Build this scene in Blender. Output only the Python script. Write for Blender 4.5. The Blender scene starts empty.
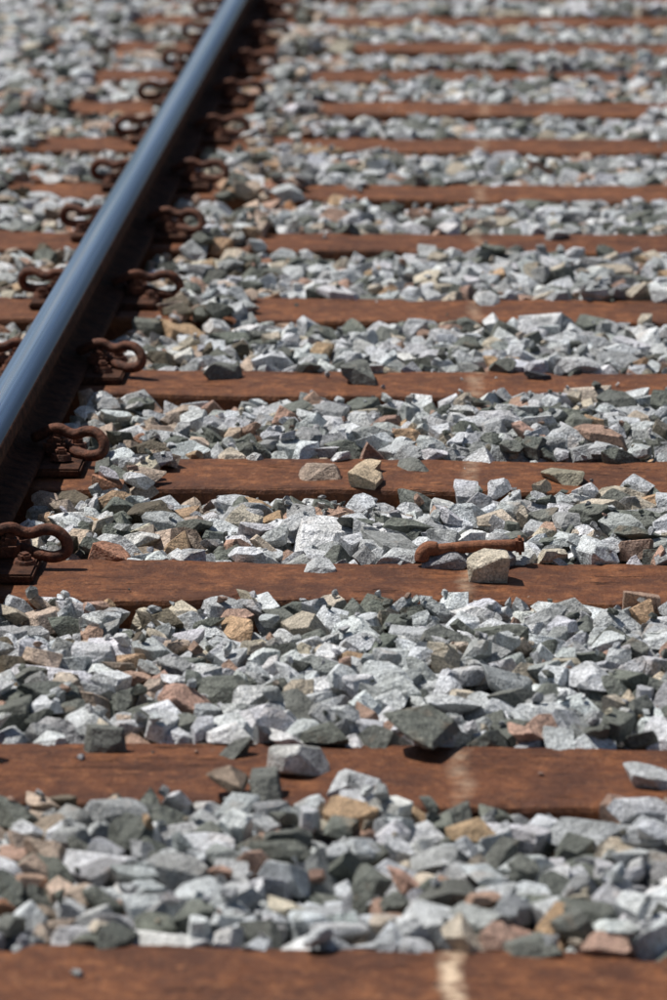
import bpy, bmesh, math, random
import numpy as np
from mathutils import Vector, Matrix, noise as mnoise
random.seed(7); rng=np.random.default_rng(11)
scn=bpy.context.scene

# ------------------------------------------------------------------ helpers
def link(o): scn.collection.objects.link(o); return o
def nmat(name):
    m=bpy.data.materials.new(name); m.use_nodes=True
    nt=m.node_tree; nt.nodes.clear()
    out=nt.nodes.new('ShaderNodeOutputMaterial'); b=nt.nodes.new('ShaderNodeBsdfPrincipled')
    nt.links.new(b.outputs[0],out.inputs[0]); return m,nt,b
class G:
    def __init__(s,nt): s.nt=nt
    def n(s,t,**k):
        x=s.nt.nodes.new(t)
        for a,v in k.items(): setattr(x,a,v)
        return x
    def put(s,sock,v):
        if hasattr(v,'is_linked') or isinstance(v,bpy.types.NodeSocket): s.nt.links.new(v,sock)
        else: sock.default_value=v
    def math(s,op,a,b=0.0,c=None,clamp=False):
        x=s.n('ShaderNodeMath',operation=op,use_clamp=clamp); s.put(x.inputs[0],a); s.put(x.inputs[1],b)
        if c is not None: s.put(x.inputs[2],c)
        return x.outputs[0]
    def mix(s,f,a,b,mode='MIX'):
        x=s.n('ShaderNodeMix',data_type='RGBA',blend_type=mode); s.put(x.inputs[0],f)
        s.put(x.inputs[6],a if not isinstance(a,tuple) else (*a,1)); s.put(x.inputs[7],b if not isinstance(b,tuple) else (*b,1))
        return x.outputs[2]
    def noise(s,vec,scale,detail=4,rough=.55):
        x=s.n('ShaderNodeTexNoise'); x.inputs['Scale'].default_value=scale; x.inputs['Detail'].default_value=detail
        x.inputs['Roughness'].default_value=rough; s.put(x.inputs['Vector'],vec); return x.outputs[0]
    def mapr(s,v,a,b,c=0.,d=1.):
        x=s.n('ShaderNodeMapRange',clamp=True); s.put(x.inputs[0],v)
        for i,q in zip((1,2,3,4),(a,b,c,d)): x.inputs[i].default_value=q
        return x.outputs[0]
    def pos(s): return s.n('ShaderNodeNewGeometry').outputs['Position']
    def scale(s,v,sc):
        x=s.n('ShaderNodeVectorMath',operation='MULTIPLY'); s.put(x.inputs[0],v); x.inputs[1].default_value=sc; return x.outputs[0]
    def bump(s,h,dist,strength=1.,normal=None):
        x=s.n('ShaderNodeBump'); x.inputs['Distance'].default_value=dist; x.inputs['Strength'].default_value=strength
        s.put(x.inputs['Height'],h)
        if normal is not None: s.put(x.inputs['Normal'],normal)
        return x.outputs[0]

# ------------------------------------------------------------------ materials
def mat_rock():
    m,nt,b=nmat('crushed_granite'); g=G(nt); P=g.pos()
    at=g.n('ShaderNodeAttribute',attribute_name='rcol'); c=at.outputs['Color']
    n1=g.noise(P,38,3,.6); c=g.mix(1.0,c,g.mix(g.mapr(n1,.32,.68),(.68,.68,.66),(1.18,1.18,1.18)),'MULTIPLY')
    n2=g.noise(P,330,2,.7); c=g.mix(1.0,c,g.mix(g.mapr(n2,.36,.64),(.60,.60,.60),(1.30,1.30,1.30)),'MULTIPLY')
    v=g.n('ShaderNodeTexVoronoi'); v.inputs['Scale'].default_value=420; g.put(v.inputs['Vector'],P)
    dk=g.mapr(v.outputs['Distance'],.12,.28,1,0)
    c=g.mix(g.math('MULTIPLY',dk,.40),c,(.05,.05,.05))
    n3=g.noise(P,17,3,.65); c=g.mix(g.math('MULTIPLY',g.mapr(n3,.60,.74),.34),c,(.42,.27,.16))
    g.put(b.inputs['Base Color'],c); b.inputs['Roughness'].default_value=.72
    b.inputs['Specular IOR Level'].default_value=.45
    n4=g.noise(P,75,5,.62)
    bp=g.bump(n4,.011); bp=g.bump(n2,.0014,1,bp); g.put(b.inputs['Normal'],bp)
    return m
def mat_sleeper():
    m,nt,b=nmat('rusty_sleeper_surface'); g=G(nt); P=g.pos()
    grain=g.noise(g.scale(P,(8.,24,24)),1.6,5,.6)
    fine=g.noise(P,190,3,.65)
    blot=g.noise(P,9,6,.72)
    blot2=g.noise(P,28,6,.72)
    c=g.mix(g.mapr(grain,.25,.78),(.145,.050,.019),(.180,.065,.024))
    c=g.mix(g.math('MULTIPLY',g.mapr(blot2,.47,.62),.65),c,(.345,.135,.050))
    c=g.mix(g.math('MULTIPLY',g.mapr(blot,.45,.60),.72),c,(.075,.030,.018))
    c=g.mix(g.math('MULTIPLY',g.mapr(g.noise(P,120,4,.75),.5,.64),.5),c,(.050,.022,.015))
    c=g.mix(g.math('MULTIPLY',g.mapr(g.noise(P,40,5,.75),.56,.68),.5),c,(.43,.19,.08))
    oi=g.n('ShaderNodeObjectInfo').outputs['Random']
    c=g.mix(g.math('MULTIPLY',oi,.6),c,g.mix(1.,c,(.66,.62,.64),'MULTIPLY'))
    cr=g.noise(g.scale(P,(2.2,30,30)),1.3,3,.5)
    crk=g.mapr(g.math('ABSOLUTE',g.math('SUBTRACT',cr,.5)),.0,.008,1,0)
    crk=g.math('MULTIPLY',crk,g.mapr(g.noise(P,5,2),.54,.62))
    c=g.mix(g.math('MULTIPLY',crk,.6),c,(.018,.011,.008))
    sx=g.n('ShaderNodeSeparateXYZ'); g.put(sx.inputs[0],P)
    wob=g.math('MULTIPLY',g.math('SUBTRACT',g.noise(P,9,4),.5),.05)
    dx=g.math('ABSOLUTE',g.math('ADD',g.math('ADD',sx.outputs[0],.040),wob))
    st=g.math('MULTIPLY',g.mapr(dx,.003,.018,1,0),g.mapr(g.noise(P,34,5,.7),.38,.6))
    near=g.mapr(sx.outputs[1],4.3,4.6,1.,.28)
    c=g.mix(g.math('MULTIPLY',st,near),c,(.78,.60,.42))
    dust=g.mapr(g.noise(P,60,5,.75),.60,.75); c=g.mix(g.math('MULTIPLY',dust,.18),c,(.34,.25,.18))
    g.put(b.inputs['Base Color'],c); g.put(b.inputs['Roughness'],g.mapr(blot,.3,.7,.55,.8))
    b.inputs['Specular IOR Level'].default_value=.25
    h=g.math('SUBTRACT',g.math('ADD',g.math('MULTIPLY',grain,.2),g.math('MULTIPLY',blot2,.95)),g.math('MULTIPLY',crk,1.))
    bp=g.bump(h,.006); bp=g.bump(fine,.0018,1,bp); g.put(b.inputs['Normal'],bp); return m
def mat_rust(name,a,bb,rough=.75,sc=60,spec=.3):
    m,nt,b=nmat(name); g=G(nt); P=g.pos()
    n=g.noise(P,sc,5,.65); n2=g.noise(P,sc*7,3,.6)
    c=g.mix(g.mapr(n,.35,.68),a,bb); c=g.mix(1.,c,g.mix(g.mapr(n2,.3,.7),(.6,.6,.6),(1.3,1.3,1.3)),'MULTIPLY')
    g.put(b.inputs['Base Color'],c); b.inputs['Roughness'].default_value=rough; b.inputs['Specular IOR Level'].default_value=spec
    bp=g.bump(n,.004); bp=g.bump(n2,.001,1,bp); g.put(b.inputs['Normal'],bp); return m
def mat_railtop():
    m,nt,b=nmat('polished_steel_painted_highlight'); g=G(nt)
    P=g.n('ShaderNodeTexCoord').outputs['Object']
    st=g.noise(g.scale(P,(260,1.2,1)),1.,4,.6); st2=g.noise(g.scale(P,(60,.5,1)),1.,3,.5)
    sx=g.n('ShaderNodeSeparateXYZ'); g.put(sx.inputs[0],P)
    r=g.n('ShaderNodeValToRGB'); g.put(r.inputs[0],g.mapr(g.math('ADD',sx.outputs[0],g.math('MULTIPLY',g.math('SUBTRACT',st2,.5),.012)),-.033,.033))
    e=r.color_ramp.elements; e[0].position=0; e[0].color=(.07,.10,.16,1); e[1].position=1; e[1].color=(.015,.021,.038,1)  # polished band with highlight streak and blue sky reflection painted into its colour
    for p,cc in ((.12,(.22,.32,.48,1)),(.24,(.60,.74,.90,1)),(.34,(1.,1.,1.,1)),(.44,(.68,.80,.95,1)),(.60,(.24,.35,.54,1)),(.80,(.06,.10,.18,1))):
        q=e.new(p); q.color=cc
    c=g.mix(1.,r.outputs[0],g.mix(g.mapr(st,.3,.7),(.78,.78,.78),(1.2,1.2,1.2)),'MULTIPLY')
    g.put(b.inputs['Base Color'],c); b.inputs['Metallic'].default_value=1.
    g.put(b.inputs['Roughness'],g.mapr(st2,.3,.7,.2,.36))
    g.put(b.inputs['Normal'],g.bump(st,.0003)); return m
def mat_ground():
    m,nt,b=nmat('stony_ground'); g=G(nt); P=g.pos()
    v=g.n('ShaderNodeTexVoronoi'); v.inputs['Scale'].default_value=18; g.put(v.inputs['Vector'],P)
    c=g.mix(g.mapr(v.outputs['Distance'],.1,.6,1,0),(.05,.045,.04),(.24,.23,.21))
    c=g.mix(g.mapr(g.noise(P,.6,5),.4,.65),c,(.17,.14,.10))
    g.put(b.inputs['Base Color'],c); b.inputs['Roughness'].default_value=.95
    g.put(b.inputs['Normal'],g.bump(v.outputs['Distance'],.02,-1.)); return m
M_rock=mat_rock(); M_sl=mat_sleeper(); M_top=mat_railtop(); M_gr=mat_ground()
M_railside=mat_rust('rail_rust',(.025,.014,.011),(.105,.046,.028),.9,45,.1)
M_clip=mat_rust('clip_rust',(.060,.026,.018),(.21,.080,.043),.75,70)
M_spike=mat_rust('spike_rust',(.16,.062,.034),(.36,.15,.075),.78,80)
M_plate=mat_rust('plate_rust',(.030,.015,.011),(.11,.048,.028),.8,50,.15)

# ------------------------------------------------------------------ layout (metres; track runs along +Y)
RX=-.740; RX2=RX+1.505; FH=.053
far=[2.80,3.50,4.216,4.971,5.907,6.59,7.319,8.033,8.815,9.498,10.238,10.901,11.562,12.206,12.869]
wid=[.23,.23,.25,.25,.222,.222,.215,.225,.225,.225,.225,.225,.225,.225,.225]
cover=[-.64,-.64,-.64,-.64,-.645,-.50,-.645,-.44,-.46,-.42,-.52,-.45,-.5,-.4,-.5]
y=far[-1]
while y<44: y+=.69+random.uniform(-.03,.03); far.append(y); wid.append(.225); cover.append(-.55)

# sleepers
def sleeper(fy,w,i):
    L0,L1=-1.24,1.30; nseg=170; D=.13; r=.008
    prof=[(-w/2,-D),(-w/2,-r),(-w/2+.3*r,-.3*r),(-w/2+r,0)]
    prof+=[(-w/2+r+(w-2*r)*k/8,0) for k in range(1,8)]
    prof+=[(w/2-r,0),(w/2-.3*r,-.3*r),(w/2,-r),(w/2,-D)]
    vs=[];fs=[];n=len(prof); yc=fy-w/2
    rot=random.uniform(-.004,.004)
    for s in range(nseg+1):
        x=L0+(L1-L0)*s/nseg
        for (py,pz) in prof:
            nz=mnoise.fractal(Vector((x*3.5,(py+i*3)*11,i*1.7)),1.,2.,4)*.0035
            ey=0
            if abs(py)>w/2-r-1e-4:
                e=mnoise.fractal(Vector((x*14,i*5.1,3 if py>0 else 9)),.8,2.,5)*.006
                chip=max(0,mnoise.noise(Vector((x*22,i*2.3,7 if py>0 else 1)))-.30)*.035
                ey=(e-chip)*(1 if py>0 else -1); nz-=chip*.35
            vs.append((x,py+ey+rot*x,pz+(nz if pz>-.05 else 0)))
    for s in range(nseg):
        for k in range(n-1):
            a=s*n+k; fs.append((a,a+n,a+n+1,a+1))
    fs.append(tuple(range(n))); fs.append(tuple(reversed([nseg*n+k for k in range(n)])))
    me=bpy.data.meshes.new('railway_sleeper'); me.from_pydata(vs,[],fs); me.update()
    bm=bmesh.new(); bm.from_mesh(me); bmesh.ops.recalc_face_normals(bm,faces=bm.faces); bm.to_mesh(me); bm.free()
    me.materials.append(M_sl); o=link(bpy.data.objects.new('railway_sleeper',me)); o.location=(0,yc,0); return o
for i,(f,w) in enumerate(zip(far,wid)): sleeper(f,w,i)

# rails
def rail(cx):
    half=[(0,.115),(.015,.1147),(.024,.1136),(.0290,.1108),(.0318,.1065),(.0325,.101),(.0325,.090),(.0300,.084),(.013,.079),(.0080,.073),
          (.0075,.055),(.008,.042),(.012,.034),(.028,.029),(.046,.025),(.052,.0225),(FH,.020),(FH,.0145),(0,.0145)]
    pts=[(x,z) for x,z in half]+[(-x,z) for x,z in reversed(half[1:-1])]
    ys=list(np.arange(-6,46,.5)); n=len(pts); vs=[];fs=[];mi=[]
    for yy in ys:
        for x,z in pts: vs.append((x,yy,z))
    for s in range(len(ys)-1):
        for k in range(n):
            a=s*n+k; b=s*n+(k+1)%n; fs.append((a,b,b+n,a+n))
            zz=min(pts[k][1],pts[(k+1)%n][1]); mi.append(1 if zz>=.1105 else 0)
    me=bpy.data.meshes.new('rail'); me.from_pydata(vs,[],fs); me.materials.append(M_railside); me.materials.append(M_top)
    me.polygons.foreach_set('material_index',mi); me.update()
    bm=bmesh.new(); bm.from_mesh(me); bmesh.ops.recalc_face_normals(bm,faces=bm.faces)
    for f in bm.faces: f.smooth=True
    for e in bm.edges:
        if len(e.link_faces)==2 and e.calc_face_angle(0)>math.radians(50): e.smooth=False
    bm.to_mesh(me); bm.free()
    o=link(bpy.data.objects.new('rail',me)); o.location=(cx,0,0)
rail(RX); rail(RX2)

# clip mesh (local +x points away from rail, origin at edge of rail foot on sleeper plane)
def tube(bm,pts,rad,seg=10,sub=5):
    P=[Vector(p) for p in pts]; path=[]
    for i in range(len(P)-1):
        p0=P[max(i-1,0)];p1=P[i];p2=P[i+1];p3=P[min(i+2,len(P)-1)]
        for k in range(sub):
            t=k/sub; path.append(.5*((2*p1)+(p2-p0)*t+(2*p0-5*p1+4*p2-p3)*t*t+(-p0+3*p1-3*p2+p3)*t**3))
    path.append(P[-1]); rings=[]; up=Vector((0,1,0))
    for i,p in enumerate(path):
        t=(path[min(i+1,len(path)-1)]-path[max(i-1,0)]).normalized()
        s=t.cross(up)
        if s.length<1e-3: s=Vector((1,0,0))
        s.normalize(); u=s.cross(t).normalized()
        rr=rad*(.8 if i in(0,len(path)-1) else 1)
        rings.append([bm.verts.new(p+rr*(math.cos(a)*s+math.sin(a)*u)) for a in [2*math.pi*j/seg for j in range(seg)]])
    for a,b in zip(rings,rings[1:]):
        for j in range(seg):
            f=bm.faces.new((a[j],a[(j+1)%seg],b[(j+1)%seg],b[j])); f.smooth=True
    bm.faces.new(rings[0]); bm.faces.new(list(reversed(rings[-1])))
def box(bm,c,s,bev=.003,rot=None):
    r=bmesh.ops.create_cube(bm,size=1); vs=r['verts']
    for v in vs: v.co=Vector((v.co.x*s[0],v.co.y*s[1],v.co.z*s[2]))
    if rot: bmesh.ops.rotate(bm,verts=vs,matrix=rot,cent=(0,0,0))
    bmesh.ops.translate(bm,verts=vs,vec=c)
    es=list({e for v in vs for e in v.link_edges})
    bmesh.ops.bevel(bm,geom=es,offset=bev,segments=2,affect='EDGES')
def clip_mesh():
    bm=bmesh.new()
    pts=[(-.022,.012,.034),(-.012,.006,.039),(.006,.0,.049),(.022,-.002,.052),(.036,-.003,.046),(.050,-.006,.045),(.066,-.010,.051),
         (.084,-.016,.049),(.096,-.022,.036),(.094,-.026,.022),(.078,-.026,.016),(.058,-.018,.018),(.040,-.004,.022),(.020,.006,.024)]
    tube(bm,pts,.0085)
    box(bm,(.016,.004,.024),(.034,.052,.026),.006)
    box(bm,(.018,.002,.037),(.022,.034,.016),.005,Matrix.Rotation(.2,3,'Y'))
    for yy in (-.050,.050):
        r=bmesh.ops.create_cone(bm,segments=12,radius1=.017,radius2=.014,depth=.009,cap_ends=True); bmesh.ops.translate(bm,verts=r['verts'],vec=(.036,yy,.017))
        box(bm,(.036,yy,.025),(.016,.016,.012),.003,Matrix.Rotation(.5,3,'Z'))
    bmesh.ops.recalc_face_normals(bm,faces=bm.faces)
    me=bpy.data.meshes.new('rail_clip'); bm.to_mesh(me); bm.free(); me.materials.append(M_clip); return me
CM=clip_mesh()
def plate_mesh():
    bm=bmesh.new(); box(bm,(0,0,.0065),(.230,.150,.013),.003)
    me=bpy.data.meshes.new('base_plate'); bm.to_mesh(me); bm.free(); me.materials.append(M_plate); return me
PM=plate_mesh()
for i,f in enumerate(far):
    if f>30: break
    for cx in (RX,RX2):
        yc=f-.080
        o=link(bpy.data.objects.new('base_plate',PM)); o.location=(cx,yc,.0012)
        for s in (1,-1):
            o=link(bpy.data.objects.new('rail_clip',CM)); o.location=(cx+s*FH,yc+.025+random.uniform(-.010,.010),random.uniform(0,.003))
            o.rotation_euler=(random.uniform(-.12,.12),0,(0 if s>0 else math.pi)+random.uniform(-.28,.28))

# ground sheet
bm=bmesh.new(); bmesh.ops.create_grid(bm,x_segments=40,y_segments=40,size=400)
me=bpy.data.meshes.new('ground'); bm.to_mesh(me); bm.free(); me.materials.append(M_gr)
o=link(bpy.data.objects.new('ground',me)); o.location=(0,100,-.075)

# ------------------------------------------------------------------ rock library
def make_rock(size,rest=False):
    bm=bmesh.new(); bmesh.ops.create_cube(bm,size=1)
    flat=random.random()<.18
    dims=Vector((1,random.uniform(.62,1.0),random.uniform(.34,.5) if (flat or rest) else random.uniform(.48,.88)))
    for v in bm.verts: v.co*=.92
    for k in range(random.randint(6,12)):
        n=Vector((random.gauss(0,1),random.gauss(0,1),random.gauss(0,1)))
        if flat: n.z*=.6
        n.normalize()
        d=random.uniform(.27,.47)
        r=bmesh.ops.bisect_plane(bm,geom=bm.verts[:]+bm.edges[:]+bm.faces[:],dist=1e-5,plane_co=n*d,plane_no=n,clear_outer=True)
        es=[e for e in r['geom_cut'] if isinstance(e,bmesh.types.BMEdge)]
        if len(es)>2:
            try: bmesh.ops.contextual_create(bm,geom=es)
            except Exception: pass
    bmesh.ops.remove_doubles(bm,verts=bm.verts,dist=.03)
    sg=.5
    a,b_,c_=[random.gauss(0,.18) for _ in range(3)]
    SH=Matrix(((1,a,b_),(0,1,c_),(0,0,1)))
    R=Matrix.Rotation(random.uniform(0,6.28),3,'Z')@Matrix.Rotation(random.gauss(0,sg),3,'X')@Matrix.Rotation(random.gauss(0,sg),3,'Y')
    if rest: R=Matrix.Identity(3)
    for v in bm.verts:
        c=SH@v.co; v.co=R@Vector((c.x*dims.x,c.y*dims.y,c.z*dims.z))*size*1.22
    h=bmesh.ops.convex_hull(bm,input=bm.verts[:])
    junk=[g for g in h['geom_interior']+h['geom_unused'] if isinstance(g,bmesh.types.BMVert) and g.is_valid]
    if junk: bmesh.ops.delete(bm,geom=list(set(junk)),context='VERTS')
    bmesh.ops.dissolve_limit(bm,angle_limit=.09,verts=bm.verts[:],edges=bm.edges[:])
    bmesh.ops.recalc_face_normals(bm,faces=bm.faces)
    bm.normal_update()
    if rest:   # lie on the largest facet
        f=max(bm.faces,key=lambda f:f.calc_area()); q=f.normal.rotation_difference(Vector((0,0,-1))).to_matrix()
        q=Matrix.Rotation(random.uniform(0,6.28),3,'Z')@q
        for v in bm.verts: v.co=q@v.co
        bm.normal_update()
    planes=[(f.normal.copy(),f.normal.dot(f.calc_center_median())) for f in bm.faces if f.calc_area()>1e-8]
    def arr(b):
        t=b.copy(); bmesh.ops.triangulate(t,faces=t.faces[:]); t.verts.index_update()
        V=np.array([v.co[:] for v in t.verts],dtype=np.float32); F=np.array([[v.index for v in f.verts] for f in t.faces],dtype=np.int32)
        t.free(); return V,F
    lo=arr(bm)
    bmesh.ops.bevel(bm,geom=bm.edges[:],offset=size*random.uniform(.010,.030),segments=1,affect='EDGES',clamp_overlap=True)
    for v in bm.verts:
        nn=mnoise.noise_vector(v.co*60+Vector((size*900,0,0))); v.co+=nn*size*.024
    hi=arr(bm); bm.free()
    return lo,hi,planes
RES=.008
def raster(V,planes):
    mn=V.min(0); mx=V.max(0)
    i0=int(math.floor(mn[0]/RES)); i1=int(math.ceil(mx[0]/RES)); j0=int(math.floor(mn[1]/RES)); j1=int(math.ceil(mx[1]/RES))
    X,Y=np.meshgrid((np.arange(i0,i1)+.5)*RES,(np.arange(j0,j1)+.5)*RES,indexing='ij')
    T=np.full(X.shape,9.);B=np.full(X.shape,-9.);ok=np.ones(X.shape,bool)
    for n,d in planes:
        if n.z>1e-3: T=np.minimum(T,(d-n.x*X-n.y*Y)/n.z)
        elif n.z<-1e-3: B=np.maximum(B,(d-n.x*X-n.y*Y)/n.z)
        else: ok&=(n.x*X+n.y*Y)<=d
    ok&=T>B
    if not ok.any(): ok[ok.shape[0]//2,ok.shape[1]//2]=True; T[:]=mx[2];B[:]=mn[2]
    return i0,j0,T,B,ok
lib=[]
def addlib(s,rest=False):
    lo,hi,pl=make_rock(s,rest)
    i0,j0,T,B,ok=raster(lo[0],pl)
    V=lo[0]
    lib.append(dict(lo=lo,hi=hi,i0=i0,j0=j0,T=np.where(ok,T,-9.),B=np.where(ok,B,9.),ok=ok,size=s,tmax=float(V[:,2].max()),n=int(ok.sum()),
        wx=float(V[:,0].max()-V[:,0].min()),ht=float(V[:,2].max()-V[:,2].min())))
NV=460
for k in range(NV): addlib(min(.090,max(.022,random.lognormvariate(math.log(.050),.32))))
NR=160
for k in range(NR): addlib(random.uniform(.03,.10),True)

# ------------------------------------------------------------------ drop rocks on a height field
X0,X1,Y0,Y1=-2.0,1.9,3.0,18.0
NX=int((X1-X0)/RES); NY=int((Y1-Y0)/RES)
def smooth(cell,seed):
    r=np.random.default_rng(seed); a=r.standard_normal((int(NX*RES/cell)+3,int(NY*RES/cell)+3))
    xi=np.arange(NX)*RES/cell; yi=np.arange(NY)*RES/cell
    x0=xi.astype(int);y0=yi.astype(int);fx=(xi-x0);fy=(yi-y0); fx=fx*fx*(3-2*fx); fy=fy*fy*(3-2*fy)
    A=a[x0][:,y0];B=a[x0+1][:,y0];C=a[x0][:,y0+1];D=a[x0+1][:,y0+1]
    fx=fx[:,None];fy=fy[None]
    return (A*(1-fx)+B*fx)*(1-fy)+(C*(1-fx)+D*fx)*fy
xs=X0+(np.arange(NX)+.5)*RES; ys=Y0+(np.arange(NY)+.5)*RES
H=np.full((NX,NY),-.07); Mk=np.zeros((NX,NY),np.int8)
edge=smooth(.09,3)*.012+smooth(.3,4)*.008
L=.009+smooth(.14,5)*.008+smooth(.5,6)*.006
XX,YY=np.meshgrid(xs,ys,indexing='ij')
L=L-.004*np.clip((YY-6.8)/.8,0,1)
for f,w,c in zip(far,wid,cover):
    if f<Y0-.1 or f-w>Y1: continue
    if f>6.0:
        q=(YY<f-w)&(YY>f-w-.16); L[q]-=.007
    ins=(YY<f)&(YY>f-w)&(XX>-1.24)&(XX<1.3)
    H[ins]=0
    near=(YY<f+.004+edge)&(YY>f-w-.008-edge*.8)&(XX>-1.2)&(XX<1.28)
    Mk[near]=1
    cv=near&(((XX>-.60)&(XX<c+smooth(.1,8)*.02))|(XX<-1.06)|((XX>1.0)))
    Mk[cv]=2; L[cv]=.026
for cx in (RX,RX2):
    Mk[(np.abs(XX-cx)<FH+.018)]=3; H[np.abs(XX-cx)<FH]=.03
    L[(np.abs(XX-cx)<.13)]=np.minimum(L[(np.abs(XX-cx)<.13)],.004)
for f,w in zip(far,wid):
    for cx in (RX,RX2):
        q=(np.abs(XX-cx)<.158)&(YY<f+.01)&(YY>f-w); Mk[q]=3
placed=[]
def evalp(v,ix,iy,mode=0):
    d=lib[v]; a=ix+d['i0']; b=iy+d['j0']; sh=d['T'].shape
    if a<0 or b<0 or a+sh[0]>NX or b+sh[1]>NY: return None
    df=(H[a:a+sh[0],b:b+sh[1]]-d['B'])
    mx=df.max()
    if mode: return mx-.002
    df=np.where(d['ok'],df,0); return .55*mx+.45*(df.sum()/d['n'])-.001
def commit(v,ix,iy,z,col=None):
    d=lib[v]; a=ix+d['i0']; b=iy+d['j0']; sh=d['T'].shape
    s=H[a:a+sh[0],b:b+sh[1]]; np.maximum(s,d['T']+z,out=s)
    placed.append((v,xs[ix]-.5*RES,ys[iy]-.5*RES,z,col))
order_small=[i for i in range(NV) if lib[i]['size']<.043]
def fill(n,K,pool=None,extra=.012):
    IX=rng.integers(4,NX-4,(n,K)); IY=rng.integers(4,NY-4,(n,K)); VV=rng.integers(0,NV,n); EX=rng.random(n)*extra
    for t in range(n):
        v=int(VV[t]) if pool is None else pool[int(VV[t])%len(pool)]
        best=None
        for k in range(K):
            ix=int(IX[t,k]);iy=int(IY[t,k]); m=Mk[ix,iy]
            if m==3 or m==1 or (m==2 and lib[v]['size']>.052): continue
            z=evalp(v,ix,iy)
            if z is None: continue
            e=z+lib[v]['tmax']-L[ix,iy]
            if best is None or e<best[0]: best=(e,ix,iy,z)
        if best and best[0]<EX[t]+.006: commit(v,best[1],best[2],best[3])
fill(72000,4); fill(28000,4,order_small,.010)
print('placed',len(placed))

# individually noticeable stones lying on the sleepers: x, y, width, height
used=set()
def pick(w,h):
    i=min((i for i in range(NV,NV+NR) if i not in used),key=lambda i:abs(lib[i]['wx']-w)+abs(lib[i]['ht']-h)*1.3); used.add(i); return i
GREY=(.57,.58,.585);DK=(.17,.175,.155);TAN=(.60,.47,.32);PINK=(.44,.25,.18);OLV=(.33,.30,.22)
for x,yy,w,h,c in [(-.227,4.86,.074,.042,(.66,.65,.62)),(-.160,4.785,.060,.022,GREY),(-.29,4.745,.045,.026,(.36,.27,.20)),(-.250,4.765,.040,.030,DK),(-.092,4.955,.092,.034,(.19,.20,.17)),(.178,4.82,.060,.022,GREY),
    (-.008,5.81,.058,.038,(.64,.56,.44)),(-.257,6.46,.068,.022,(.42,.32,.25)),(-.187,6.41,.056,.028,TAN),(-.197,6.50,.045,.02,TAN),(.102,6.46,.070,.022,OLV),(-.13,6.53,.060,.030,DK),
    (-.229,7.24,.062,.03,DK),(-.463,7.25,.064,.03,DK),(.07,7.25,.050,.018,(.05,.05,.06)),(-.245,5.87,.060,.03,GREY),(-.30,4.92,.05,.03,DK),
    (-.45,4.93,.05,.03,DK),(-.02,8.0,.05,.02,GREY),(.12,8.76,.05,.02,GREY),(-.30,9.45,.05,.02,GREY)]:
    v=pick(w,h); ix=int((x-X0)/RES); iy=int((yy-Y0)/RES); z=evalp(v,ix,iy,1)
    if z is not None: commit(v,ix,iy,z,c)
# tiny chips
chips=[]
for t in range(5600):
    x=rng.uniform(-1.2,.9); yy=rng.uniform(3.9,12)
    ix=int((x-X0)/RES); iy=int((yy-Y0)/RES); m=Mk[ix,iy]
    if m==3: continue
    s=rng.uniform(.08,.28)
    if m==1:
        if rng.random()<.92: continue
        s*=.6
    chips.append((int(rng.integers(0,NV)),x,yy,H[ix,iy]+.001,s))

def rockcol():
    u=rng.random(); b=rng.uniform(.8,1.15)
    if u<.50: c=np.array((.635,.652,.665))*rng.uniform(.74,1.20)
    elif u<.63: c=np.array((.38,.39,.388))*b
    elif u<.81: c=np.array((.165,.176,.150))*b
    elif u<.875: c=np.array((.60,.52,.41))*b
    elif u<.932: c=np.array((.47,.30,.225))*b
    elif u<.948: c=np.array((.51,.34,.20))*b
    else: c=np.array((.82,.82,.80))*b
    return np.minimum(c*(1+rng.normal(0,.015,3)),.84)
Vs=[];Fs=[];Cs=[];off=0
for v,x,yy,z,col in placed:
    d=lib[v]; hi=(yy<9.5 and -1.3<x<.8 and z+d['tmax']>-.035)
    V,F=d['hi'] if hi else d['lo']
    c=np.array(col) if col is not None else rockcol()
    if abs(x-RX)<.33 and rng.random()<.28: c=c*np.array((.84,.64,.50))
    Vs.append(V+np.array((x,yy,z),np.float32)); Fs.append(F+off); Cs.append(np.tile(np.array((*c,1),np.float32),(len(V),1))); off+=len(V)
for v,x,yy,z,s in chips:
    V,F=lib[v]['lo']; c=rockcol()*.8; V=V*s; V=V+np.array((x,yy,z-V[:,2].min()*.8),np.float32)
    Vs.append(V.astype(np.float32)); Fs.append(F+off); Cs.append(np.tile(np.array((*c,1),np.float32),(len(V),1))); off+=len(V)
V=np.concatenate(Vs);F=np.concatenate(Fs);C=np.concatenate(Cs)
me=bpy.data.meshes.new('ballast'); me.vertices.add(len(V)); me.vertices.foreach_set('co',V.ravel().astype(np.float32))
me.loops.add(len(F)*3); me.loops.foreach_set('vertex_index',F.ravel().astype(np.int32))
me.polygons.add(len(F)); me.polygons.foreach_set('loop_start',np.arange(0,len(F)*3,3,dtype=np.int32))
me.update(calc_edges=True); me.polygons.foreach_set('use_smooth',np.zeros(len(F),bool))
ca=me.attributes.new('rcol','FLOAT_COLOR','POINT'); ca.data.foreach_set('color',C.ravel())
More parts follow.
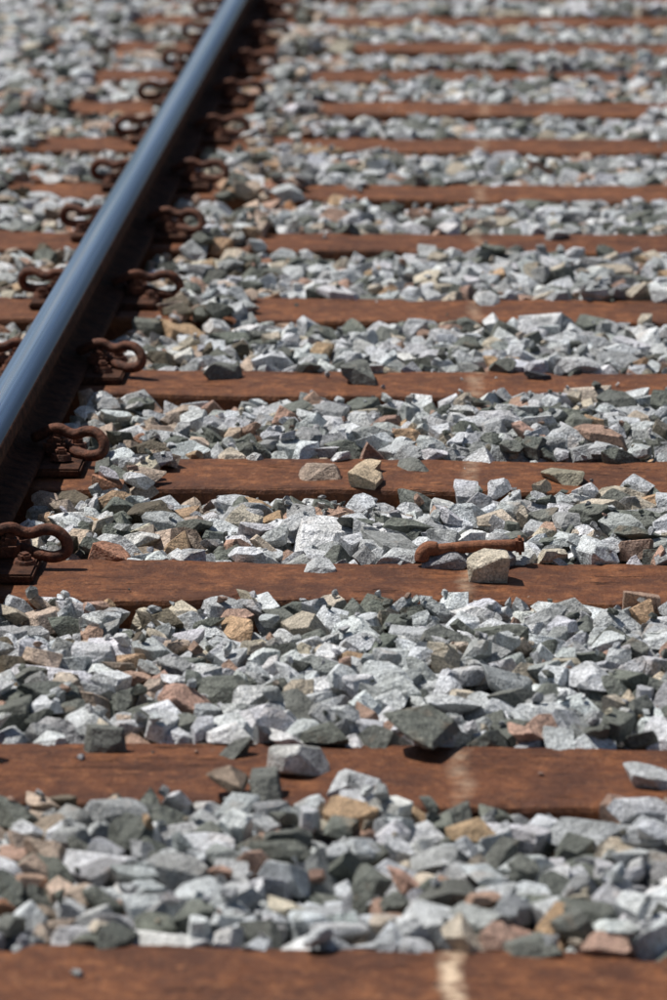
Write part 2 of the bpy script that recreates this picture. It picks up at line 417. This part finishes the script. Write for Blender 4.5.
me.materials.append(M_rock); link(bpy.data.objects.new('ballast',me))
print('rocks',len(placed),'tris',len(F))

# loose spike lying across the edge of a sleeper
bm=bmesh.new()
tube(bm,[(-.058,0,0),(-.03,0,.001),(.0,0,.002),(.03,0,.001),(.062,0,0)],.0085,8)
tube(bm,[(-.050,0,.001),(-.062,0,.003),(-.070,-.002,-.004),(-.071,-.003,-.014)],.0105,8)
box(bm,(.064,0,0),(.012,.026,.024),.004)
bmesh.ops.recalc_face_normals(bm,faces=bm.faces)
me=bpy.data.meshes.new('rail_spike'); bm.to_mesh(me); bm.free(); me.materials.append(M_spike)
o=link(bpy.data.objects.new('rail_spike',me)); o.location=(-.032,5.893,.024); o.rotation_euler=(0,-.06,.05)

# ------------------------------------------------------------------ light
el=math.radians(59); az=math.radians(-66)   # azimuth from +Y towards +X
S=Vector((math.sin(az)*math.cos(el),math.cos(az)*math.cos(el),math.sin(el)))
w=bpy.data.worlds.new('World'); scn.world=w; w.use_nodes=True; nt=w.node_tree
sky=nt.nodes.new('ShaderNodeTexSky'); sky.sky_type='NISHITA'; sky.sun_disc=False; sky.sun_elevation=el; sky.sun_rotation=az
bg=nt.nodes['Background']; nt.links.new(sky.outputs[0],bg.inputs[0]); bg.inputs[1].default_value=.053
l=bpy.data.lights.new('sun','SUN'); l.energy=5.0; l.angle=math.radians(.5); l.color=(1,.97,.925)
o=link(bpy.data.objects.new('sun',l)); o.rotation_euler=S.to_track_quat('Z','Y').to_euler(); o.location=(-3,5,6)

# ------------------------------------------------------------------ camera
c=bpy.data.cameras.new('camera'); c.sensor_fit='VERTICAL'; c.sensor_height=36; c.lens=158.4; c.clip_end=2000; c.clip_start=.05
c.dof.use_dof=True; c.dof.focus_distance=6.2; c.dof.aperture_fstop=6.9
o=link(bpy.data.objects.new('camera',c)); o.location=(0,0,1.39); o.rotation_euler=(math.pi/2-.21699,0,.038)
scn.camera=o
scn.view_settings.view_transform='Standard'; scn.view_settings.look='None'; scn.view_settings.exposure=0
